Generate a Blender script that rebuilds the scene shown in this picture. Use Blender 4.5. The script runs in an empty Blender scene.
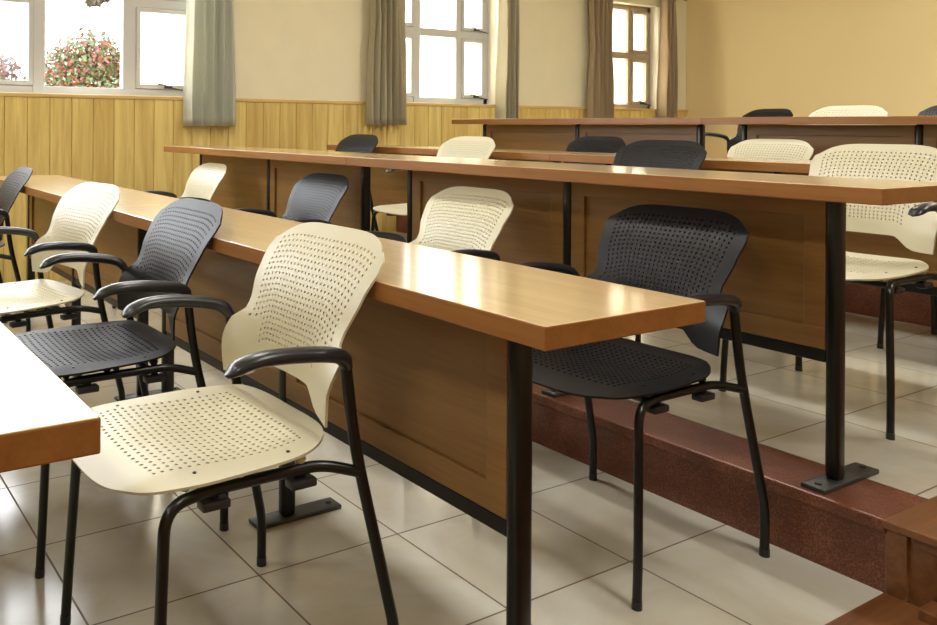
import bpy, bmesh, math, random
from mathutils import Vector, Matrix, noise
R = math.radians
C = bpy.context.scene.collection
rnd = random.Random(7)

# World axes: X goes up the tiers towards the back wall, Y goes along the desks towards the window wall.
EYE = 1.035
WALL = 5.8            # inner face of the window wall (Y)
BACK = 8.16           # inner face of the back wall (X)
STEP1, STEP2 = 0.165, 0.355
RISE1, RISE2 = 2.085, 4.30
AISLE = 0.975         # tiles end here, wooden aisle begins (Y)
TILE = 0.396

# ------------------------------------------------------------------ materials
def newmat(name):
    m = bpy.data.materials.new(name); m.use_nodes = True
    nt = m.node_tree; b = nt.nodes['Principled BSDF']
    return m, nt, b

def N(nt, t, **kw):
    n = nt.nodes.new(t)
    for k, v in kw.items():
        if k in n.inputs: n.inputs[k].default_value = v
        else: setattr(n, k, v)
    return n

def srgb(r, g, b):
    f = lambda c: (c/255/12.92) if c/255 <= 0.04045 else ((c/255+0.055)/1.055)**2.4
    return (f(r), f(g), f(b), 1)

def plain(name, col, rough=0.5, metal=0.0, spec=0.5, coat=0.0, bump=0.0, bscale=300, var=0.0, vscale=6):
    m, nt, b = newmat(name)
    b.inputs['Base Color'].default_value = col
    b.inputs['Roughness'].default_value = rough
    b.inputs['Metallic'].default_value = metal
    b.inputs['Specular IOR Level'].default_value = spec
    b.inputs['Coat Weight'].default_value = coat
    b.inputs['Coat Roughness'].default_value = 0.15
    tc = N(nt, 'ShaderNodeTexCoord')
    if var:
        no = N(nt, 'ShaderNodeTexNoise', Scale=vscale, Detail=4.0)
        nt.links.new(tc.outputs['Object'], no.inputs['Vector'])
        mx = N(nt, 'ShaderNodeMix', data_type='RGBA', blend_type='MULTIPLY')
        mx.inputs['Factor'].default_value = 1.0
        mx.inputs[6].default_value = col
        cr = N(nt, 'ShaderNodeValToRGB')
        cr.color_ramp.elements[0].color = (1-var, 1-var, 1-var, 1); cr.color_ramp.elements[0].position = 0.3
        cr.color_ramp.elements[1].color = (1+var*0, 1, 1, 1); cr.color_ramp.elements[1].position = 0.7
        nt.links.new(no.outputs['Fac'], cr.inputs['Fac'])
        nt.links.new(cr.outputs['Color'], mx.inputs[7])
        nt.links.new(mx.outputs[2], b.inputs['Base Color'])
    if bump:
        no2 = N(nt, 'ShaderNodeTexNoise', Scale=bscale, Detail=3.0)
        nt.links.new(tc.outputs['Object'], no2.inputs['Vector'])
        bp = N(nt, 'ShaderNodeBump', Strength=bump, Distance=0.001)
        nt.links.new(no2.outputs['Fac'], bp.inputs['Height'])
        nt.links.new(bp.outputs['Normal'], b.inputs['Normal'])
    return m

def wood(name, c1, c2, rough=0.3, axis=1, coat=0.25, scale=1.0, spec=0.5):
    """laminate wood, grain along the given object axis"""
    m, nt, b = newmat(name)
    tc = N(nt, 'ShaderNodeTexCoord')
    mp = N(nt, 'ShaderNodeMapping')
    s = [26*scale, 26*scale, 26*scale]; s[axis] = 1.3*scale
    mp.inputs['Scale'].default_value = s
    nt.links.new(tc.outputs['Object'], mp.inputs['Vector'])
    n1 = N(nt, 'ShaderNodeTexNoise', Scale=1.0, Detail=6.0, Roughness=0.62, Distortion=0.6)
    nt.links.new(mp.outputs['Vector'], n1.inputs['Vector'])
    mp2 = N(nt, 'ShaderNodeMapping')
    s2 = [140*scale]*3; s2[axis] = 9*scale
    mp2.inputs['Scale'].default_value = s2
    nt.links.new(tc.outputs['Object'], mp2.inputs['Vector'])
    n2 = N(nt, 'ShaderNodeTexNoise', Scale=1.0, Detail=2.0)
    nt.links.new(mp2.outputs['Vector'], n2.inputs['Vector'])
    ad = N(nt, 'ShaderNodeMath', operation='MULTIPLY_ADD')
    nt.links.new(n2.outputs['Fac'], ad.inputs[0]); ad.inputs[1].default_value = 0.35
    nt.links.new(n1.outputs['Fac'], ad.inputs[2])
    cr = N(nt, 'ShaderNodeValToRGB')
    cr.color_ramp.elements[0].position = 0.45; cr.color_ramp.elements[0].color = c2
    cr.color_ramp.elements[1].position = 0.85; cr.color_ramp.elements[1].color = c1
    nt.links.new(ad.outputs[0], cr.inputs['Fac'])
    nt.links.new(cr.outputs['Color'], b.inputs['Base Color'])
    b.inputs['Roughness'].default_value = rough
    b.inputs['Specular IOR Level'].default_value = spec
    b.inputs['Coat Weight'].default_value = coat
    b.inputs['Coat Roughness'].default_value = 0.12
    return m

def tile_mat(name, x0, y0):
    m, nt, b = newmat(name)
    g = N(nt, 'ShaderNodeNewGeometry')
    sp = N(nt, 'ShaderNodeSeparateXYZ')
    nt.links.new(g.outputs['Position'], sp.inputs[0])
    def mth(op, a, c=None):
        n = N(nt, 'ShaderNodeMath', operation=op)
        for i, v in enumerate((a, c)):
            if v is None: continue
            if isinstance(v, (int, float)): n.inputs[i].default_value = v
            else: nt.links.new(v, n.inputs[i])
        return n.outputs[0]
    ed = []; cells = []
    for o, off in (('X', x0), ('Y', y0)):
        q = mth('DIVIDE', mth('SUBTRACT', sp.outputs[o], off-40*TILE), TILE)
        cells.append(mth('FLOOR', q))
        ed.append(mth('ABSOLUTE', mth('SUBTRACT', mth('FRACT', q), 0.5)))
    e = mth('MAXIMUM', ed[0], ed[1])
    line = mth('GREATER_THAN', e, 0.5-0.0028/TILE/2*1.7)
    cb = N(nt, 'ShaderNodeCombineXYZ')
    nt.links.new(cells[0], cb.inputs[0]); nt.links.new(cells[1], cb.inputs[1])
    wn = N(nt, 'ShaderNodeTexWhiteNoise', noise_dimensions='3D')
    nt.links.new(cb.outputs[0], wn.inputs['Vector'])
    off = N(nt, 'ShaderNodeVectorMath', operation='MULTIPLY_ADD')
    nt.links.new(wn.outputs['Color'], off.inputs[0]); off.inputs[1].default_value = (9, 9, 9)
    nt.links.new(g.outputs['Position'], off.inputs[2])
    no = N(nt, 'ShaderNodeTexNoise', Scale=2.2, Detail=5.0, Roughness=0.6, Distortion=1.2)
    nt.links.new(off.outputs[0], no.inputs['Vector'])
    cr = N(nt, 'ShaderNodeValToRGB')
    cr.color_ramp.elements[0].position = 0.3; cr.color_ramp.elements[0].color = srgb(194, 186, 166)
    cr.color_ramp.elements[1].position = 0.62; cr.color_ramp.elements[1].color = srgb(210, 208, 196)
    nt.links.new(no.outputs['Fac'], cr.inputs['Fac'])
    mx = N(nt, 'ShaderNodeMix', data_type='RGBA')
    nt.links.new(line, mx.inputs['Factor']); nt.links.new(cr.outputs['Color'], mx.inputs[6])
    mx.inputs[7].default_value = srgb(112, 92, 76)
    nt.links.new(mx.outputs[2], b.inputs['Base Color'])
    ro = N(nt, 'ShaderNodeMath', operation='MULTIPLY_ADD')
    nt.links.new(line, ro.inputs[0]); ro.inputs[1].default_value = 0.5; ro.inputs[2].default_value = 0.16
    nt.links.new(ro.outputs[0], b.inputs['Roughness'])
    bp = N(nt, 'ShaderNodeBump', Strength=0.4, Distance=0.002); bp.invert = True
    nt.links.new(line, bp.inputs['Height'])
    nt.links.new(bp.outputs['Normal'], b.inputs['Normal'])
    b.inputs['Specular IOR Level'].default_value = 0.55
    return m

def granite_mat():
    m, nt, b = newmat('red_granite')
    tc = N(nt, 'ShaderNodeTexCoord')
    no = N(nt, 'ShaderNodeTexNoise', Scale=260.0, Detail=2.0, Roughness=0.6)
    nt.links.new(tc.outputs['Object'], no.inputs['Vector'])
    n2 = N(nt, 'ShaderNodeTexNoise', Scale=9.0, Detail=4.0)
    nt.links.new(tc.outputs['Object'], n2.inputs['Vector'])
    ad = N(nt, 'ShaderNodeMath', operation='MULTIPLY_ADD')
    nt.links.new(n2.outputs['Fac'], ad.inputs[0]); ad.inputs[1].default_value = 0.5
    nt.links.new(no.outputs['Fac'], ad.inputs[2])
    cr = N(nt, 'ShaderNodeValToRGB')
    e = cr.color_ramp.elements
    e[0].position = 0.45; e[0].color = srgb(78, 42, 29)
    e[1].position = 1.0; e[1].color = srgb(154, 100, 78)
    k = e.new(0.75); k.color = srgb(110, 64, 46)
    nt.links.new(ad.outputs[0], cr.inputs['Fac'])
    nt.links.new(cr.outputs['Color'], b.inputs['Base Color'])
    b.inputs['Roughness'].default_value = 0.3
    return m

def plank_mat():
    m, nt, b = newmat('pine_planks')
    tc = N(nt, 'ShaderNodeTexCoord')
    sp = N(nt, 'ShaderNodeSeparateXYZ'); nt.links.new(tc.outputs['Object'], sp.inputs[0])
    dv = N(nt, 'ShaderNodeMath', operation='DIVIDE'); nt.links.new(sp.outputs['X'], dv.inputs[0]); dv.inputs[1].default_value = 0.145
    fl = N(nt, 'ShaderNodeMath', operation='FLOOR'); nt.links.new(dv.outputs[0], fl.inputs[0])
    wn = N(nt, 'ShaderNodeTexWhiteNoise', noise_dimensions='1D'); nt.links.new(fl.outputs[0], wn.inputs['W'])
    mp = N(nt, 'ShaderNodeMapping'); mp.inputs['Scale'].default_value = (22, 22, 1.4)
    va = N(nt, 'ShaderNodeVectorMath', operation='MULTIPLY_ADD')
    nt.links.new(wn.outputs['Color'], va.inputs[0]); va.inputs[1].default_value = (7, 7, 7)
    nt.links.new(tc.outputs['Object'], va.inputs[2])
    nt.links.new(va.outputs[0], mp.inputs['Vector'])
    no = N(nt, 'ShaderNodeTexNoise', Scale=1.0, Detail=5.0, Roughness=0.6, Distortion=0.8)
    nt.links.new(mp.outputs['Vector'], no.inputs['Vector'])
    ad = N(nt, 'ShaderNodeMath', operation='MULTIPLY_ADD')
    nt.links.new(wn.outputs['Value'], ad.inputs[0]); ad.inputs[1].default_value = 0.22
    nt.links.new(no.outputs['Fac'], ad.inputs[2])
    cr = N(nt, 'ShaderNodeValToRGB'); e = cr.color_ramp.elements
    e[0].position = 0.36; e[0].color = srgb(200, 166, 92)
    e[1].position = 0.8; e[1].color = srgb(236, 212, 134)
    nt.links.new(ad.outputs[0], cr.inputs['Fac'])
    nt.links.new(cr.outputs['Color'], b.inputs['Base Color'])
    b.inputs['Roughness'].default_value = 0.42
    return m

def curtain_mat(name, col):
    m, nt, b = newmat(name)
    out = nt.nodes['Material Output']
    tc = N(nt, 'ShaderNodeTexCoord')
    wv = N(nt, 'ShaderNodeTexNoise', Scale=90.0, Detail=2.0)
    nt.links.new(tc.outputs['Object'], wv.inputs['Vector'])
    bp = N(nt, 'ShaderNodeBump', Strength=0.15, Distance=0.002)
    nt.links.new(wv.outputs['Fac'], bp.inputs['Height']); nt.links.new(bp.outputs['Normal'], b.inputs['Normal'])
    b.inputs['Base Color'].default_value = col
    b.inputs['Roughness'].default_value = 0.8
    b.inputs['Sheen Weight'].default_value = 0.3
    tr = N(nt, 'ShaderNodeBsdfTranslucent'); tr.inputs['Color'].default_value = col
    mx = N(nt, 'ShaderNodeMixShader'); mx.inputs[0].default_value = 0.3
    nt.links.new(b.outputs[0], mx.inputs[1]); nt.links.new(tr.outputs[0], mx.inputs[2])
    nt.links.new(mx.outputs[0], out.inputs['Surface'])
    return m

def glass_mat():
    m, nt, b = newmat('window_glass')
    out = nt.nodes['Material Output']
    tr = N(nt, 'ShaderNodeBsdfTransparent')
    gl = N(nt, 'ShaderNodeBsdfGlossy'); gl.inputs['Roughness'].default_value = 0.03
    mx = N(nt, 'ShaderNodeMixShader')
    mx.inputs[0].default_value = 0.07; nt.links.new(tr.outputs[0], mx.inputs[1]); nt.links.new(gl.outputs[0], mx.inputs[2])
    nt.links.new(mx.outputs[0], out.inputs['Surface'])
    nt.nodes.remove(b)
    return m

def frosted_mat():
    m, nt, b = newmat('frosted_glass')
    out = nt.nodes['Material Output']
    b.inputs['Base Color'].default_value = srgb(250, 244, 226); b.inputs['Roughness'].default_value = 0.35
    tl = N(nt, 'ShaderNodeBsdfTranslucent'); tl.inputs['Color'].default_value = srgb(255, 250, 236)
    no = N(nt, 'ShaderNodeTexNoise', Scale=60.0); bp = N(nt, 'ShaderNodeBump', Strength=0.2)
    nt.links.new(no.outputs['Fac'], bp.inputs['Height']); nt.links.new(bp.outputs['Normal'], b.inputs['Normal'])
    mx = N(nt, 'ShaderNodeMixShader'); mx.inputs[0].default_value = 0.9
    nt.links.new(b.outputs[0], mx.inputs[1]); nt.links.new(tl.outputs[0], mx.inputs[2])
    nt.links.new(mx.outputs[0], out.inputs['Surface'])
    return m

def leaf_mat(name, cols, trans=0.35):
    m, nt, b = newmat(name)
    out = nt.nodes['Material Output']
    g = N(nt, 'ShaderNodeNewGeometry')
    cr = N(nt, 'ShaderNodeValToRGB'); cr.color_ramp.interpolation = 'CONSTANT'
    e = cr.color_ramp.elements
    e[0].position = 0; e[0].color = cols[0]
    e[1].position = 1/len(cols); e[1].color = cols[1]
    for i, c in enumerate(cols[2:]):
        k = e.new((i+2)/len(cols)); k.color = c
    nt.links.new(g.outputs['Random Per Island'], cr.inputs['Fac'])
    nt.links.new(cr.outputs['Color'], b.inputs['Base Color'])
    b.inputs['Roughness'].default_value = 0.6
    tr = N(nt, 'ShaderNodeBsdfTranslucent'); nt.links.new(cr.outputs['Color'], tr.inputs['Color'])
    mx = N(nt, 'ShaderNodeMixShader'); mx.inputs[0].default_value = trans
    nt.links.new(b.outputs[0], mx.inputs[1]); nt.links.new(tr.outputs[0], mx.inputs[2])
    nt.links.new(mx.outputs[0], out.inputs['Surface'])
    return m

M = {}
M['top'] = wood('desktop_laminate', srgb(220, 190, 138), srgb(202, 168, 112), rough=0.28, axis=1, coat=1.0)
M['edge'] = wood('desktop_edging', srgb(164, 112, 58), srgb(144, 92, 42), rough=0.35, axis=1, coat=0.15)
M['panel'] = wood('panel_wood_shaded', srgb(152, 114, 62), srgb(134, 96, 48), rough=0.38, axis=1, coat=0.12)  # desk wood made darker: shade on the panels put into the colour
M['aisle'] = wood('aisle_wood', srgb(138, 92, 54), srgb(104, 64, 34), rough=0.35, axis=0, coat=0.2, scale=0.6)
M['black_metal'] = plain('black_steel', srgb(10, 10, 11), rough=0.35, spec=0.4, coat=0.15)
M['plate'] = plain('grey_black_plate', srgb(52, 52, 50), rough=0.45, bump=0.1)
M['cream'] = plain('cream_plastic', srgb(216, 210, 182), rough=0.38, bump=0.08, bscale=500)
M['black'] = plain('black_plastic', srgb(20, 20, 23), rough=0.45, spec=0.3, bump=0.08, bscale=500)
M['arm'] = plain('arm_rubber', srgb(40, 40, 44), rough=0.3, bump=0.05)
M['tile0'] = tile_mat('floor_tiles', 0.922, 2.153)
M['tile1'] = tile_mat('floor_tiles_tier', 2.688, 1.40)
M['granite'] = granite_mat()
M['planks'] = plank_mat()
M['cap'] = wood('pine_cap', srgb(226, 194, 126), srgb(206, 168, 98), rough=0.4, axis=0)
M['wall_w'] = plain('cream_wall_paint', srgb(242, 234, 204), rough=0.7, bump=0.1, bscale=120, var=0.03)
M['wall_b'] = plain('yellow_wall_paint', srgb(242, 220, 168), rough=0.65, bump=0.1, bscale=120, var=0.04, vscale=1.5)
M['reveal'] = plain('white_plaster', srgb(236, 230, 214), rough=0.7)
M['ceil'] = plain('white_ceiling', srgb(226, 220, 208), rough=0.8, bump=0.1)
M['alu'] = plain('aluminium_frame', srgb(206, 206, 204), rough=0.35, metal=0.0)
M['alu_d'] = plain('bronze_frame', srgb(178, 160, 138), rough=0.4, metal=0.0)
M['gasket'] = plain('black_gasket', srgb(30, 28, 26), rough=0.6)
M['glass'] = glass_mat()
M['frost'] = frosted_mat()
M['curt_g'] = curtain_mat('grey_green_cloth', srgb(224, 226, 214))
M['curt_b'] = curtain_mat('taupe_cloth', srgb(204, 196, 170))
M['curt_d'] = curtain_mat('brown_cloth', srgb(196, 174, 142))
M['bark'] = plain('bark', srgb(92, 76, 62), rough=0.9, bump=0.5, bscale=40, var=0.3)
M['ground'] = plain('outdoor_ground', srgb(170, 160, 140), rough=0.9, var=0.15, vscale=2)

# ------------------------------------------------------------------ helpers
def link(o, parent=None):
    C.objects.link(o)
    if parent: o.parent = parent
    return o

def obj(name, bm, mat, parent=None, smooth=None, loc=None):
    me = bpy.data.meshes.new(name)
    bmesh.ops.recalc_face_normals(bm, faces=bm.faces)
    bm.to_mesh(me); bm.free()
    for m in (mat if isinstance(mat, (list, tuple)) else [mat]): me.materials.append(m)
    if smooth is not None:
        for p in me.polygons: p.use_smooth = True
        me.set_sharp_from_angle(angle=R(smooth))
    o = bpy.data.objects.new(name, me)
    if loc: o.location = loc
    return link(o, parent)

def empty(name, loc=(0, 0, 0), rz=0):
    o = bpy.data.objects.new(name, None); o.empty_display_size = 0.1
    o.location = loc; o.rotation_euler = (0, 0, rz)
    return link(o)

def tag(o, label=None, cat=None, group=None, kind=None):
    if label: o['label'] = label
    if cat: o['category'] = cat
    if group: o['group'] = group
    if kind: o['kind'] = kind
    return o

def dup(root):
    r = root.copy(); C.objects.link(r)
    for ch in list(root.children):
        c = ch.copy(); C.objects.link(c); c.parent = r
        for g in list(ch.children):
            d = g.copy(); C.objects.link(d); d.parent = c
    return r

def box(bm, a, b, bev=0.0, seg=2, mat=0):
    """axis-aligned box between two corners, optionally bevelled"""
    t = bmesh.new()
    bmesh.ops.create_cube(t, size=1)
    ctr = [(a[i]+b[i])/2 for i in range(3)]; sz = [abs(b[i]-a[i]) for i in range(3)]
    for v in t.verts: v.co = Vector((ctr[i]+v.co[i]*sz[i] for i in range(3)))
    if bev: bmesh.ops.bevel(t, geom=t.edges[:], offset=bev, segments=seg, affect='EDGES', profile=0.5)
    for f in t.faces: f.material_index = mat
    merge(bm, t)

def merge(bm, t):
    me = bpy.data.meshes.new('_t'); t.to_mesh(me); t.free()
    bm.from_mesh(me); bpy.data.meshes.remove(me)

def smooth_path(pts, n=8):
    P = [Vector(p) for p in pts]
    P = [P[0]*2-P[1]] + P + [P[-1]*2-P[-2]]
    out = []
    for i in range(1, len(P)-2):
        p0, p1, p2, p3 = P[i-1:i+3]
        for k in range(n):
            t = k/n
            out.append(0.5*((2*p1)+(-p0+p2)*t+(2*p0-5*p1+4*p2-p3)*t*t+(-p0+3*p1-3*p2+p3)*t**3))
    out.append(P[-2]); return out

def round_path(pts, rad=0.05, n=7):
    """straight runs with rounded corners"""
    P = [Vector(p) for p in pts]; out = [P[0]]
    for i in range(1, len(P)-1):
        a, b, c = P[i-1], P[i], P[i+1]
        r = rad[i-1] if isinstance(rad, (list, tuple)) else rad
        r = min(r, (a-b).length*0.48, (c-b).length*0.48)
        p, q = b+(a-b).normalized()*r, b+(c-b).normalized()*r
        for k in range(n+1):
            t = k/n; out.append(p*(1-t)**2+b*2*t*(1-t)+q*t*t)
    out.append(P[-1]); return out

def tube(bm, path, r, seg=12, ry=None, up=None, cap=True):
    path = [Vector(p) for p in path]; n = len(path); rings = []
    ref = Vector(up) if up else None
    prev = None
    for i, p in enumerate(path):
        d = (path[min(i+1, n-1)]-path[max(i-1, 0)]).normalized()
        if ref is not None: x = ref.cross(d)
        elif prev is None:
            x = Vector((0, 0, 1)).cross(d)
            if x.length < 0.1: x = Vector((0, 1, 0)).cross(d)
        else: x = prev - d*prev.dot(d)
        x.normalize(); y = d.cross(x); prev = x
        ra = r[i] if isinstance(r, (list, tuple)) else r
        rb = (ry[i] if isinstance(ry, (list, tuple)) else ry) if ry is not None else ra
        rings.append([bm.verts.new(p+x*ra*math.cos(2*math.pi*k/seg)+y*rb*math.sin(2*math.pi*k/seg)) for k in range(seg)])
    for a, b in zip(rings, rings[1:]):
        for k in range(seg): bm.faces.new((a[k], a[(k+1) % seg], b[(k+1) % seg], b[k]))
    if cap:
        bm.faces.new(rings[0][::-1]); bm.faces.new(rings[-1])

def struct(name, bm, mat, smooth=None):
    return tag(obj(name, bm, mat, smooth=smooth), kind='structure')

# ------------------------------------------------------------------ room
XF, YR, ZC = -4.2, -3.4, 3.15
bm = bmesh.new(); box(bm, (XF, AISLE, -0.12), (RISE1+0.02, WALL, 0.0)); struct('floor', bm, M['tile0'])
bm = bmesh.new(); box(bm, (RISE1+0.205, AISLE, -0.12), (RISE2+0.02, WALL, STEP1)); struct('floor', bm, M['tile1'])
bm = bmesh.new(); box(bm, (RISE2+0.205, AISLE, -0.12), (BACK, WALL, STEP2)); struct('floor', bm, M['tile1'])
# granite edges of the two tiers: a slab with a projecting nose over an upright riser slab
for n, (x, z0, z1) in enumerate(((RISE1, 0.0, STEP1), (RISE2, STEP1, STEP2))):
    bm = bmesh.new()
    box(bm, (x-0.006, AISLE-0.004, z1-0.03), (x+0.205, WALL, z1+0.0015), bev=0.006, seg=3)
    box(bm, (x+0.006, AISLE-0.002, z0-0.02), (x+0.03, WALL, z1-0.03))
    o = tag(obj('trim_%d' % (n+1), bm, M['granite'], smooth=12), kind='structure')
# wooden aisle beside the tiers
bm = bmesh.new()
box(bm, (XF, YR, -0.12), (RISE1, AISLE, 0.004))
box(bm, (RISE1-0.055, YR, 0.0), (RISE1+0.01, AISLE-0.09, 0.028), bev=0.004)
struct('floor', bm, M['aisle'], smooth=12)
bm = bmesh.new()
box(bm, (RISE1+0.012, YR, -0.1), (RISE2, AISLE, STEP1-0.012))
box(bm, (RISE1-0.012, YR, STEP1-0.014), (RISE2, AISLE, STEP1+0.004), bev=0.003)
# raised frame of the boxed riser
box(bm, (RISE1, AISLE-0.045, 0.004), (RISE1+0.02, AISLE, STEP1-0.014), bev=0.002)
box(bm, (RISE1+0.006, YR, STEP1-0.04), (RISE1+0.02, AISLE-0.05, STEP1-0.014), bev=0.002)
struct('floor', bm, M['aisle'], smooth=12)
bm = bmesh.new()
box(bm, (RISE2+0.012, YR, -0.1), (BACK, AISLE, STEP2-0.012))
box(bm, (RISE2-0.012, YR, STEP2-0.014), (BACK, AISLE, STEP2+0.004), bev=0.003)
struct('floor', bm, M['aisle'], smooth=12)

SILL = 1.25
WIN = [  # name, x0, x1, z0, z1
    (-1.2, 2.55, SILL, 2.62), (4.22, 5.50, SILL, 2.62), (6.95, 7.74, SILL-0.01, 2.31)]
T = 0.24
bm = bmesh.new()
xs = XF
for (a, b, z0, z1) in WIN:
    box(bm, (xs, WALL, -0.1), (a, WALL+T, ZC))
    box(bm, (a, WALL, -0.1), (b, WALL+T, z0-0.02)); box(bm, (a, WALL, z1), (b, WALL+T, ZC))
    xs = b
box(bm, (xs, WALL, -0.1), (BACK+0.2, WALL+T, ZC))
struct('wall_left', bm, M['wall_w'])
bm = bmesh.new(); box(bm, (BACK, YR, -0.1), (BACK+0.2, WALL, ZC)); struct('wall_back', bm, M['wall_b'])
bm = bmesh.new(); box(bm, (XF-0.2, YR, -0.1), (XF, WALL+T, ZC)); struct('wall_front', bm, M['wall_w'])
bm = bmesh.new(); box(bm, (XF-0.2, YR-0.2, -0.1), (BACK+0.2, YR, ZC)); struct('wall_right', bm, M['wall_b'])
bm = bmesh.new(); box(bm, (XF-0.2, YR-0.2, ZC), (BACK+0.2, WALL+T, ZC+0.15)); struct('ceiling', bm, M['ceil'])

# wainscot of vertical pine boards with V grooves, under a thin cap
def wainscot(x0, x1, z0, z1):
    bm = bmesh.new(); w = 0.145; x = math.floor(x0/w)*w
    while x < x1:
        a, b = max(x, x0)+0.0012, min(x+w, x1)-0.0012
        if b-a > 0.01: box(bm, (a, WALL-0.018, z0), (b, WALL, z1), bev=0.0035, seg=1)
        x += w
    return bm
struct('trim_3', wainscot(XF, BACK, 0.0, SILL-0.028), M['planks'])
bm = bmesh.new(); box(bm, (XF, WALL-0.026, SILL-0.03), (BACK, WALL-0.001, SILL-0.006), bev=0.003)
struct('trim_4', bm, M['cap'])

# windows: frame, sashes, glazing
def window(idx, x0, x1, z0, z1, rail, bars, sashes, frosted, mat, handles, full=()):
    """bars: x of mullions (centre, width); sashes: list of bays that hold an inner sash"""
    y0, y1 = WALL+0.10, WALL+0.155
    o = tag(empty('window_%d' % idx, ((x0+x1)/2, WALL+0.1, z0)), kind='structure')
    off = Vector(o.location)
    def L(bm):
        for v in bm.verts: v.co -= off
        return bm
    bm = bmesh.new(); fw = 0.05
    box(bm, (x0, y0, z0), (x1, y1, z0+fw), bev=0.003)
    box(bm, (x0, y0, z1-fw), (x1, y1, z1), bev=0.003)
    box(bm, (x0, y0, z0), (x0+fw, y1, z1), bev=0.003)
    box(bm, (x1-fw, y0, z0), (x1, y1, z1), bev=0.003)
    for (c, w) in bars: box(bm, (c-w/2, y0-0.006, z0), (c+w/2, y1, z1), bev=0.003)
    edges = [x0+fw] + [v for (c, w) in bars for v in (c-w/2, c+w/2)] + [x1-fw]
    for i in range(len(edges)//2):
        if i not in full: box(bm, (edges[2*i]-0.004, y0-0.004, rail-0.033), (edges[2*i+1]+0.004, y1, rail+0.033), bev=0.003)
    obj('window_frame', L(bm), mat, o, smooth=12)
    for i in range(len(edges)//2):
        a, b = edges[2*i], edges[2*i+1]
        for k, (p, q) in enumerate(((z0+fw, z1-fw),) if i in full else ((z0+fw, rail-0.033), (rail+0.033, z1-fw))):
            if (i, k) in sashes:
                bm = bmesh.new(); s = 0.032
                box(bm, (a+0.002, y0-0.014, p+0.002), (a+s, y1-0.01, q-0.002), bev=0.002)
                box(bm, (b-s, y0-0.014, p+0.002), (b-0.002, y1-0.01, q-0.002), bev=0.002)
                box(bm, (a+s, y0-0.014, p+0.002), (b-s, y1-0.01, p+s), bev=0.002)
                box(bm, (a+s, y0-0.014, q-s), (b-s, y1-0.01, q-0.002), bev=0.002)
                box(bm, (a, y0+0.01, p), (b, y0+0.014, p+0.004), mat=1); box(bm, (b-0.005, y0-0.006, p), (b, y0+0.0, q), mat=1)
                sa = obj('sash', L(bm), [mat, M['gasket']], o, smooth=12)
                if (i, k) in handles:
                    bm = bmesh.new(); hx = (a+b)/2+0.03
                    box(bm, (hx-0.03, y0-0.028, p+0.006), (hx+0.03, y0-0.014, p+0.024), bev=0.003)
                    tube(bm, smooth_path([(hx-0.012, y0-0.03, p+0.015), (hx-0.04, y0-0.045, p+0.03), (hx-0.09, y0-0.05, p+0.034)], 5), 0.0055, 8)
                    tube(bm, [(hx+0.01, y0-0.022, p+0.012), (hx+0.13, y0-0.03, p-0.006)], 0.004, 8)
                    obj('handle', L(bm), M['plate'], sa, smooth=40)
                a2, b2, p2, q2 = a+s-0.004, b-s+0.004, p+s-0.004, q-s+0.004
            else: a2, b2, p2, q2 = a-0.003, b+0.003, p-0.003, q+0.003
            bm = bmesh.new(); box(bm, (a2, y0+0.022, p2), (b2, y0+0.028, q2))
            obj('pane', L(bm), M['frost'] if (i, k) in frosted else M['glass'], o)
    # inner reveal and sill boards
    bm = bmesh.new()
    box(bm, (x0, WALL-0.004, z0-0.02), (x1, WALL+T, z0))
    box(bm, (x0-0.001, WALL-0.002, z0), (x0+0.006, y0, z1)); box(bm, (x1-0.006, WALL-0.002, z0), (x1+0.001, y0, z1))
    obj('window_reveal', L(bm), M['reveal'], o)
    return o
window(1, -1.2, 2.55, SILL, 2.62, 1.915, [(0.62, 0.075), (1.405, 0.08), (2.03, 0.095)],
       {(0, 0), (1, 0), (3, 0), (3, 1), (1, 1)}, {(3, 0)}, M['alu'], {(3, 0)}, full=(2,))
window(2, 4.22, 5.42, SILL, 2.62, 1.87, [(4.60, 0.07), (5.07, 0.06)],
       {(0, 0), (0, 1), (2, 0), (2, 1)}, {(1, 0), (2, 0), (1, 1), (2, 1)}, M['alu'], {(2, 0), (2, 1)})
window(3, 6.95, 7.70, SILL-0.01, 2.31, 1.79, [(7.365, 0.045)],
       {(1, 0), (1, 1)}, {(0, 0), (1, 0), (0, 1), (1, 1)}, M['alu_d'], {(1, 0)})

# ------------------------------------------------------------------ curtains
def curtain(x0, x1, z0, z1, folds, mat, label, waist=0.0, seed=1, squeeze=0.8, wz=0.55):
    r = random.Random(seed); ph = r.random()*6; nx, nz = folds*14, 26
    bm = bmesh.new(); g = []
    cx, hw = (x0+x1)/2, (x1-x0)/2
    am = [0.7+0.6*r.random() for _ in range(folds+2)]
    for j in range(nz+1):
        t = j/nz; z = z0+(z1-z0)*t
        ww = hw*(1 - (1-squeeze)*t**1.2) * (1 - waist*math.exp(-((t-wz)/0.12)**2))
        row = []
        for i in range(nx+1):
            s = i/nx; k = s*folds
            a = am[int(min(k, folds))]*(0.038+0.012*(1-t))
            x = cx+(2*s-1)*ww+0.012*math.sin(2*math.pi*k*1.0+ph*0.3)*(1-t)
            y = WALL-0.085 + a*math.sin(2*math.pi*k+ph+0.5*math.sin(3*t+k)) + 0.006*math.sin(7*t+k*2)
            row.append(bm.verts.new((x-cx, y-(WALL-0.085), z-z0)))
        g.append(row)
    for j in range(nz):
        for i in range(nx): bm.faces.new((g[j][i], g[j][i+1], g[j+1][i+1], g[j+1][i]))
    o = obj('curtain', bm, mat, smooth=60, loc=(cx, WALL-0.085, z0))
    md = o.modifiers.new('cloth', 'SOLIDIFY'); md.thickness = 0.003
    return tag(o, label, 'curtain', 'window curtains')

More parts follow.
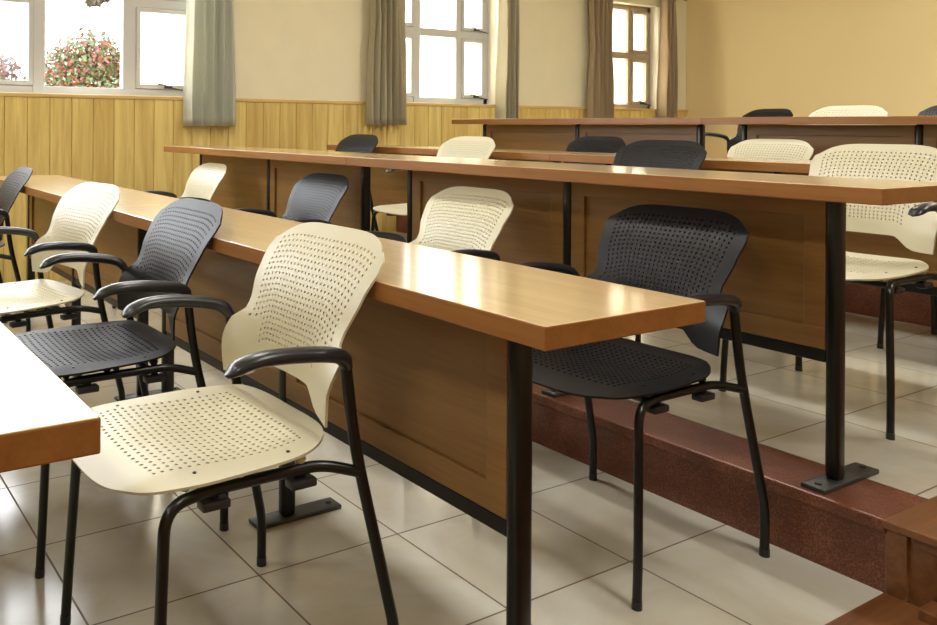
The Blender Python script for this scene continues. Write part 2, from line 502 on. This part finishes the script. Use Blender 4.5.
CB = 1.035
curtain(2.38, 2.79, CB, 2.66, 5, M['curt_g'], 'grey-green pleated curtain beside the window that shows the flowering bush', seed=3, squeeze=0.82)
curtain(3.96, 4.33, CB+0.02, 2.66, 6, M['curt_b'], 'taupe pleated curtain at the left edge of the middle window, gathered at its waist', seed=5, waist=0.08, squeeze=0.86)
curtain(5.40, 5.63, CB+0.02, 2.66, 4, M['curt_b'], 'narrow taupe curtain at the right edge of the middle window', seed=8, squeeze=0.8)
curtain(6.54, 6.90, CB, 2.39, 5, M['curt_d'], 'brown curtain left of the far window, widest of the brown pair', seed=11, waist=0.1, squeeze=0.9)
curtain(7.62, 7.88, CB, 2.39, 4, M['curt_d'], 'slim brown curtain between the far window and the corner of the room', seed=14, waist=0.06, squeeze=0.7)

def rod(x0, x1, z, label):
    o = empty('curtain_rod', ((x0+x1)/2, WALL-0.085, z)); h = (x1-x0)/2
    bm = bmesh.new(); tube(bm, [(-h, 0, 0), (h, 0, 0)], 0.011, 12); obj('rod', bm, M['alu_d'], o, smooth=40)
    for s in (-1, 1):
        bm = bmesh.new(); tube(bm, [(s*h, 0, 0), (s*(h+0.012), 0, 0), (s*(h+0.03), 0, 0), (s*(h+0.045), 0, 0)], [0.012, 0.02, 0.022, 0.006], 12)
        obj('finial', bm, M['alu_d'], o, smooth=50)
        bm = bmesh.new(); box(bm, (s*(h-0.06)-0.008, 0.008, -0.008), (s*(h-0.06)+0.008, 0.085, 0.008)); obj('bracket', bm, M['alu_d'], o)
    tag(o, label, 'curtain rod')
rod(6.48, 8.0, 2.405, 'brown curtain rod over the far window by the room corner')

# ------------------------------------------------------------------ desks
OV, LEG, DEP, LEGX = 0.20, 0.85, 0.38, 0.20
DH, DT = 0.745, 0.037
def make_desk(ov=OV, legx=LEGX, depth=DEP, h=DH, gap=LEG):
    length = 2.1
    o = empty('desk')
    bm = bmesh.new(); box(bm, (0, 0, h-DT), (depth, length, h), bev=0.0025, seg=2)
    bm.normal_update()
    for f in bm.faces:
        f.material_index = 0 if abs(f.normal.z) > 0.9 else 1
    obj('desktop', bm, [M['top'], M['edge']], o, smooth=12)
    ys = [ov+k*gap for k in range(3)]
    for y in ys:
        bm = bmesh.new(); box(bm, (legx-0.021, y-0.017, 0.008), (legx+0.021, y+0.017, h-DT), bev=0.012, seg=4)
        lg = obj('leg', bm, M['black_metal'], o, smooth=40)
        bm = bmesh.new(); box(bm, (legx-0.10, y-0.030, 0), (legx+0.155, y+0.030, 0.012), bev=0.004, seg=2)
        for sx in (-0.075, 0.13):
            tube(bm, [(legx+sx, y, 0.010), (legx+sx, y, 0.016)], 0.008, 10)
        obj('foot_plate', bm, M['plate'], lg, smooth=30)
    for a, b in zip(ys, ys[1:]):
        y0, y1 = a+0.017, b-0.017; z0, z1 = 0.325, h-DT-0.002
        bm = bmesh.new(); fw = 0.055
        box(bm, (legx-0.006, y0, z0), (legx+0.010, y1, z1))
        # raised frame with a bevelled inner lip, on both faces
        for s in (-1, 1):
            xa, xb = (legx-0.016, legx-0.006) if s < 0 else (legx+0.010, legx+0.018)
            box(bm, (xa, y0, z0), (xb, y1, z0+fw), bev=0.003)
            box(bm, (xa, y0, z1-fw), (xb, y1, z1), bev=0.003)
            box(bm, (xa, y0, z0+fw-0.003), (xb, y0+fw, z1-fw+0.003), bev=0.003)
            box(bm, (xa, y1-fw, z0+fw-0.003), (xb, y1, z1-fw+0.003), bev=0.003)
        obj('modesty_panel', bm, M['panel'], o, smooth=12)
        bm = bmesh.new(); box(bm, (legx-0.014, y0, z0-0.032), (legx+0.014, y1, z0), bev=0.003)
        obj('rail', bm, M['black_metal'], o, smooth=12)
    return o
desk0 = make_desk()
desk_f = make_desk(ov=0.14, gap=0.90)       # the desks of each row that stand nearer the window wall
desk_t = make_desk(ov=0.27)                  # the top desk by the aisle
desk_n = make_desk(ov=0.232, legx=0.18)      # the near desk in the middle of the picture
G = 'long wooden desks in tiered rows'
used = [False, False]
def place_desk(x, y, z, label, src=None):
    src = src or desk0
    if src is desk0 and not used[0]: o = desk0; used[0] = True
    elif src in (desk_n, desk_t): o = src
    elif src is desk_f and not used[1]: o = desk_f; used[1] = True
    else: o = dup(src)
    o.location = (x, y, z); tag(o, label, 'desk', G)
    return o
place_desk(-0.117, 0.840, 0, 'wooden desk cut by the left photo edge, its top glaring white')
place_desk(-0.117, 2.945, 0, 'wooden desk end to end with the glaring white desk, towards the window wall', desk_f)
place_desk(0.940, 0.897, 0, 'wooden desk in the centre foreground, its near corner above the black chair seat', desk_n)
place_desk(0.940, 2.999, 0, 'wooden desk continuing the centre foreground desk up to the pine wall', desk_f)
place_desk(2.00, 0.943, STEP1, 'wooden desk on the granite-edged step, its near leg plate bolted on the granite')
place_desk(2.00, 3.045, STEP1, 'wooden desk on the first step reaching the pine wall, small cream back before its panel', desk_f)
place_desk(3.22, 0.95, STEP1, 'wooden desk behind the right cream armchair, above the second red step')
place_desk(3.22, 3.052, STEP1, 'wooden desk whose edge shows between the small black and cream chair backs in mid-picture', desk_f)
place_desk(4.23, 0.81, STEP2, 'wooden desk on the top tier at the right, in front of the yellow back wall', desk_t)
place_desk(4.26, 2.93, STEP2, 'wooden desk on the top tier below the middle and far windows', desk_f)

# ------------------------------------------------------------------ chairs
def shell(nc, nr, surf, hole, frac, thick, name, mat, parent):
    bm = bmesh.new(); cache = {}
    def gv(a, b):
        k = (round(a*4000), round(b*4000))
        if k not in cache: cache[k] = bm.verts.new(surf(a, b))
        return cache[k]
    for j in range(nr):
        for i in range(nc):
            a0, a1, b0, b1 = i/nc, (i+1)/nc, j/nr, (j+1)/nr
            if hole(i, j):
                ca, cb = (a0+a1)/2, (b0+b1)/2
                oc = [bm.verts.new(surf(ca+math.cos(R(45*k))*frac[0]/nc, cb+math.sin(R(45*k))*frac[1]/nr)) for k in range(8)]
                co = [gv(a1, b1), gv(a0, b1), gv(a0, b0), gv(a1, b0)]
                for q in range(4):
                    bm.faces.new((co[q], co[(q+1) % 4], oc[(2*q+3) % 8], oc[(2*q+2) % 8], oc[2*q+1]))
            else:
                bm.faces.new((gv(a0, b0), gv(a1, b0), gv(a1, b1), gv(a0, b1)))
    bmesh.ops.recalc_face_normals(bm, faces=bm.faces)
    o = obj(name, bm, mat, parent, smooth=70)
    md = o.modifiers.new('s', 'SOLIDIFY'); md.thickness = thick; md.offset = 0
    dg = bpy.context.evaluated_depsgraph_get()
    me = bpy.data.meshes.new_from_object(o.evaluated_get(dg))
    o.modifiers.clear(); o.data = me
    for p in me.polygons: p.use_smooth = True
    me.set_sharp_from_angle(angle=R(40))
    return o

def lerp(tab, t):
    for (a, va), (b, vb) in zip(tab, tab[1:]):
        if t <= b:
            k = 0 if b == a else max(0, (t-a)/(b-a)); k = k*k*(3-2*k)
            return va+(vb-va)*k
    return tab[-1][1]

def seat_surf(a, b):
    s, t = 2*a-1, 2*b-1                      # t = +1 front
    m = max(abs(s), abs(t))
    if m > 1e-6:
        p = 3.4; nn = (abs(s)**p+abs(t)**p)**(1/p); w = m**3
        s2 = s*(1-w)+s*m/nn*w; t2 = t*(1-w)+t*m/nn*w
    else: s2, t2 = s, t
    x = s2*(0.238+0.008*t2); y = 0.072+t2*0.222
    z = 0.452
    z += 0.014*abs(s2)**2.4*(0.5-0.5*t2)                       # sides lift at the rear
    z -= 0.014*math.exp(-((t2+0.25)/0.45)**2)*(1-s2*s2)        # hollow
    z += 0.020*max(0, -t2-0.55)**1.3                            # rear lip
    z -= 0.060*max(0, t2-0.45)**1.8                             # waterfall front
    z -= 0.010*max(0, abs(s2)-0.75)/0.25
    return Vector((x, y, z))

WC = [(0, .178), (.3, .180), (.45, .190), (.7, .208), (.88, .216), (.96, .212), (1, .196)]      # main shell
WW = [(0, .038), (.10, .042), (.29, .048), (.35, .044), (.42, .004), (.48, 0), (1, 0)]                                         # extra reach of the wings
def back_surf(a, b):
    s, t = 2*a-1, b
    ax = abs(s); sg = 1 if s >= 0 else -1
    k = min(1, max(0, (ax-0.70)/0.30)); k = k*k*(3-2*k)
    x = s*lerp(WC, t)+sg*k*lerp(WW, t)
    u = min(1, max(0, (ax-0.48)/0.36)); u = u*u*(3-2*u)
    zb = 0.532-0.042*u
    zt = 0.822-0.034*ax**5
    z = 0.532+(zt-0.532)*t-0.042*u*(1-t)**2.2
    h = (z-0.50)/0.325
    y = -0.140-0.135*max(0, h)**2.6
    lo = 1-min(1, max(0, (z-0.54)/0.13)); lo = lo*lo*(3-2*lo)
    y += (0.0+0.048*lo)*(abs(x)/0.235)**2.2
    return Vector((x, y, z))

def make_chair(plastic):
    o = empty('stacking_armchair')
    nc = nr = 26
    def sh(i, j):
        s, t = (i+.5)/nc*2-1, (j+.5)/nr*2-1
        return abs(s) < 0.80 and -0.80 < t < 0.72
    st = shell(nc, nr, seat_surf, sh, (0.23, 0.23), 0.005, 'seat', M[plastic], o)
    nc2, nr2 = 29, 26
    def bh(i, j):
        s, t = (i+.5)/nc2*2-1, (j+.5)/nr2
        return (abs(s) < 0.84 and 0.34 < t < 0.93) or (abs(s) < 0.66 and 0.16 < t <= 0.34)
    bk = shell(nc2, nr2, back_surf, bh, (0.20, 0.24), 0.005, 'backrest', M[plastic], o)
    if True:
        # moulded bosses under the seat edge, screw heads on top
        for sx in (-1, 1):
            for y in (0.17, 0.07, -0.05):
                bm = bmesh.new()
                tube(bm, [(sx*0.205, y, 0.443), (sx*0.209, y, 0.440), (sx*0.209, y, 0.431)], [0.012, 0.011, 0.006], 10)
                obj('seat_boss', bm, M[plastic], st, smooth=40)
            for y in (0.15, -0.03):
                bm = bmesh.new()
                z = seat_surf(0.5+sx*0.43, (y-0.072)/0.222/2+0.5).z
                tube(bm, [(sx*0.2, y, z), (sx*0.2, y, z+0.0045)], [0.004, 0.0035], 8)
                obj('screw', bm, M['black_metal'], st, smooth=40)
    for sx in (-1, 1):
        # front leg runs up, bends and becomes the side rail
        bm = bmesh.new()
        p = round_path([(sx*.256, .240, 0.004), (sx*.254, .234, .12), (sx*.240, .218, .424), (sx*.214, .13, .425), (sx*.214, -.09, .425), (sx*.251, -.150, .412)], [0.06, 0.07, 0.04, 0.05])
        tube(bm, p, 0.0102, 14)
        lg = obj('leg', bm, M['black_metal'], o, smooth=50)
        bm = bmesh.new(); tube(bm, [(sx*.256, .240, 0.0), (sx*.256, .2395, 0.018)], 0.0112, 14); obj('foot_cap', bm, M['arm'], lg, smooth=40)
        bm = bmesh.new()
        p = round_path([(sx*.262, -.222, 0.004), (sx*.262, -.222, .115), (sx*.246, -.142, .46), (sx*.240, -.126, .606)], [0.03, 0.07])
        tube(bm, p, 0.0110, 14)
        lg = obj('leg', bm, M['black_metal'], o, smooth=50)
        bm = bmesh.new(); tube(bm, [(sx*.262, -.222, 0.0), (sx*.262, -.222, 0.018)], 0.0120, 14); obj('foot_cap', bm, M['arm'], lg, smooth=40)
        # armrest
        bm = bmesh.new()
        p = smooth_path([(sx*.240, -.128, .602), (sx*.250, -.110, .624), (sx*.258, -.07, .636), (sx*.264, .0, .645), (sx*.264, .06, .646), (sx*.260, .095, .638), (sx*.256, .120, .624)], 5)
        n = len(p)
        ra = [lerp([(0, .012), (.15, .017), (.5, .020), (.85, .023), (.96, .019), (1, .006)], i/(n-1)) for i in range(n)]
        rb = [lerp([(0, .011), (.15, .014), (.5, .014), (.85, .012), (1, .004)], i/(n-1)) for i in range(n)]
        tube(bm, p, ra, 14, ry=rb, up=(0, 0, 1))
        obj('armrest', bm, M['arm'], o, smooth=60)
    for y, z in ((0.12, .412), (-0.05, .412)):
        bm = bmesh.new(); tube(bm, [(-.214, y, z), (.214, y, z)], 0.009, 12)
        cb = obj('crossbar', bm, M['black_metal'], o, smooth=50)
        for sx in (-1, 1):
            bm = bmesh.new(); box(bm, (sx*.214-.014, y-.026, z-.019), (sx*.214+.016, y+.026, z-.003), bev=0.004)
            obj('stacking_bumper', bm, M['arm'], cb, smooth=40)
    bm = bmesh.new()
    return o

proto = {'cream': make_chair('cream'), 'black': make_chair('black')}
first = {'cream': True, 'black': True}
def place_chair(col, x, y, z, label, rot=0.0, group='stacking armchairs at the desks'):
    if first[col]: o = proto[col]; first[col] = False
    else: o = dup(proto[col])
    o.location = (x, y, z); o.rotation_euler = (0, 0, R(90+rot))
    tag(o, label, 'chair', group)
    return o
# between the first and the second row
place_chair('cream', 0.727, 1.535, 0, 'nearest cream perforated armchair, in front of the centre foreground desk')
place_chair('black', 0.727, 2.265, 0, 'black perforated armchair directly behind the nearest cream armchair, whole seat in view')
place_chair('cream', 0.700, 3.06, 0, 'cream perforated armchair behind the whole black armchair, at the left of the photo', rot=9)
place_chair('black', 0.727, 4.42, 0, 'black armchair cut by the left edge of the photo')
# between the second and the third row
place_chair('black', 1.798, 1.475, 0, 'black perforated armchair right of the centre foreground desk, legs beside the red step')
place_chair('cream', 1.798, 2.29, 0, 'cream chair back rising over the middle of the centre foreground desk')
place_chair('black', 1.798, 3.28, 0, 'black chair back between the centre foreground desk and the step desk')
place_chair('cream', 1.798, 4.50, 0, 'cream chair back farthest along behind the centre foreground desk, near the pine wall')
# on the first tier, behind the third row
place_chair('cream', 2.885, 1.48, STEP1, 'cream perforated armchair at the right edge of the photo, behind the step desk')
place_chair('black', 2.885, 2.33, STEP1, 'black chair back over the step desk, biggest black one there')
place_chair('cream', 2.885, 3.54, STEP1, 'cream chair back over the step desk, its seat showing between the desk legs below')
place_chair('black', 2.885, 4.59, STEP1, 'small black chair back over the step desk, just below the middle window curtain')
# behind the fourth row
place_chair('black', 3.95, 1.50, STEP1, 'chair hidden behind the right-edge cream armchair, one thin black leg showing')
place_chair('cream', 3.95, 2.49, STEP1, 'cream chair back just left of the right-edge cream armchair')
place_chair('black', 3.95, 3.58, STEP1, 'dark chair back half hidden behind the biggest black back over the step desk')
# behind the top row
place_chair('black', 5.45, 3.46, STEP2, 'small black chair back over the top desk, leftmost against the yellow wall', rot=-14)
place_chair('cream', 4.97, 2.64, STEP2, 'pale chair back over the top desk, against the yellow wall')
place_chair('black', 4.95, 2.05, STEP2, 'dark chair back over the top desk, cut by the right edge of the photo')

# ------------------------------------------------------------------ outside
bm = bmesh.new(); box(bm, (-25, WALL+0.6, -0.6), (40, 60, -0.5)); tag(struct('ground', bm, M['ground']), kind='structure')

def foliage(bm, centres, n, size, r):
    for _ in range(n):
        c, rad = r.choice(centres)
        d = Vector((r.gauss(0, 1), r.gauss(0, 1), r.gauss(0, 1))).normalized()
        p = Vector(c)+Vector((d.x*rad[0], d.y*rad[1], d.z*rad[2]))*(r.random()**0.33)
        nrm = (d+Vector((r.uniform(-1, 1), r.uniform(-1, 1), r.uniform(-.4, 1.2)))).normalized()
        t = nrm.orthogonal().normalized(); t.rotate(Matrix.Rotation(r.random()*6.28, 3, nrm)); b_ = nrm.cross(t)
        s = size*r.uniform(0.6, 1.3)
        q = [p-t*s, p+b_*s*0.5+nrm*s*0.12, p+t*s, p-b_*s*0.5+nrm*s*0.12]
        bm.faces.new([bm.verts.new(v) for v in q])

def shrub(name, loc, blobs, n, size, mat, label, cat, seed):
    r = random.Random(seed); o = empty(name, loc)
    bm = bmesh.new(); foliage(bm, blobs, n, size, r); obj('foliage', bm, mat, o)
    bm = bmesh.new()
    for c, rad in blobs:
        p = smooth_path([(0, 0, 0), (c[0]*0.12, c[1]*0.3, c[2]*0.5), (c[0]*0.35, c[1]*0.8, c[2]*0.93+0.15), (c[0]*0.75, c[1], c[2]+0.2), c], 4)
        tube(bm, p, [0.035*(1-0.7*i/len(p)) for i in range(len(p))], 7)
    obj('stem', bm, M['bark'], o, smooth=50)
    tag(o, label, cat); return o
LM1 = leaf_mat('flowering_leaves', [srgb(84, 104, 66), srgb(128, 66, 54), srgb(112, 128, 98), srgb(134, 84, 84), srgb(64, 82, 38), srgb(122, 78, 42), srgb(120, 132, 112), srgb(92, 92, 46)])
LM2 = leaf_mat('pink_bracts', [srgb(108, 79, 92), srgb(113, 83, 93), srgb(105, 79, 60), srgb(108, 90, 74), srgb(86, 86, 60)])
LM3 = leaf_mat('dark_leaves', [srgb(69, 72, 57), srgb(100, 86, 72), srgb(86, 64, 60)])
blobs = [((0.0, 0, 1.95), (.40, .4, .36)), ((-.28, 0, 1.72), (.34, .35, .34)), ((.34, .05, 1.78), (.34, .35, .42)), ((.1, -.1, 1.45), (.6, .4, .4)), ((-.1, 0, .9), (.6, .45, .55))]
shrub('flowering_bush', (2.93, 10.0, -0.5), [((c[0], c[1], c[2]+0.38), r_) for c, r_ in blobs], 12000, 0.032, LM1, 'green and red flowering bush seen through the left window', 'bush', 4)
shrub('bougainvillea', (1.75, 10.6, -0.5), [((0.1, 0, 2.1), (.5, .5, .36)), ((-.5, 0, 2.05), (.5, .5, .36)), ((-.1, 0, 1.4), (.8, .5, .6))], 6000, 0.04, LM2, 'pink blossoming shrub at the bottom of the leftmost window pane', 'shrub', 9)
shrub('garden_tree', (3.95, 8.6, -0.5), [((-0.55, 0, 3.25), (.20, .3, .14)), ((-0.95, 0, 3.1), (.24, .2, .12)), ((-1.36, 0, 2.80), (.08, .08, .05)), ((-1.28, 0, 2.84), (.08, .08, .04)), ((-0.3, 0.2, 3.5), (.7, .6, .4)), ((0.3, 0.2, 3.8), (.8, .8, .5))], 1600, 0.045, LM3, 'tree whose leafy twig hangs into the top of the left window', 'tree', 12)

# ------------------------------------------------------------------ light
w = bpy.data.worlds.new('sky'); bpy.context.scene.world = w; w.use_nodes = True
bg = w.node_tree.nodes['Background']; bg.inputs['Color'].default_value = (0.93, 0.96, 1.0, 1); bg.inputs['Strength'].default_value = 11.0

def area(name, loc, rot, sx, sy, power, col, spread=180):
    l = bpy.data.lights.new(name, 'AREA'); l.shape = 'RECTANGLE'; l.size = sx; l.size_y = sy
    l.energy = power; l.color = col; l.spread = R(spread)
    o = bpy.data.objects.new(name, l); o.location = loc; o.rotation_euler = rot; C.objects.link(o)
    return o
for (a, b, z0, z1) in WIN:   # portals guide the sky light through the openings
    p = area('sky_portal', ((a+b)/2, WALL+T+0.02, (z0+z1)/2), (R(-90), 0, 0), b-a, z1-z0, 1, (1, 1, 1))
    p.data.cycles.is_portal = True
for (x, y) in ((-1.5, 0.2), (-1.5, 3.2), (1.6, 0.2), (1.6, 3.2), (4.6, 0.2), (4.6, 3.2), (7.0, 1.6)):  # unseen area lights, added under the ceiling as fill
    area('ceiling_fill', (x, y, ZC-0.03), (0, 0, 0), 0.3, 1.2, 31, (1.0, 0.98, 0.90))

# ------------------------------------------------------------------ camera
cam = bpy.data.cameras.new('camera'); co = bpy.data.objects.new('camera', cam); C.objects.link(co)
cam.sensor_fit = 'HORIZONTAL'; cam.sensor_width = 36.0; cam.lens = 858.65/937*36
cam.shift_x = (468.5-316.45)/937; cam.shift_y = -(312.5-126.93)/937
cam.clip_start = 0.02; cam.clip_end = 200
YAW = 0.5467; ROLL = -0.0062
co.location = (0, 0, EYE)
co.rotation_mode = 'XYZ'
co.matrix_world = Matrix.Translation((0, 0, EYE)) @ Matrix.Rotation(-YAW, 4, 'Z') @ Matrix.Rotation(R(90), 4, 'X') @ Matrix.Rotation(-ROLL, 4, 'Z')
sc = bpy.context.scene; sc.camera = co
sc.view_settings.view_transform = 'Standard'; sc.view_settings.look = 'None'
sc.view_settings.exposure = 0.27; sc.view_settings.gamma = 1.0; sc.view_settings.use_curve_mapping = False
sc.cycles.max_bounces = 8; sc.cycles.diffuse_bounces = 4; sc.cycles.transparent_max_bounces = 16
sc.cycles.use_denoising = True
sc.cycles.sample_clamp_indirect = 6.0
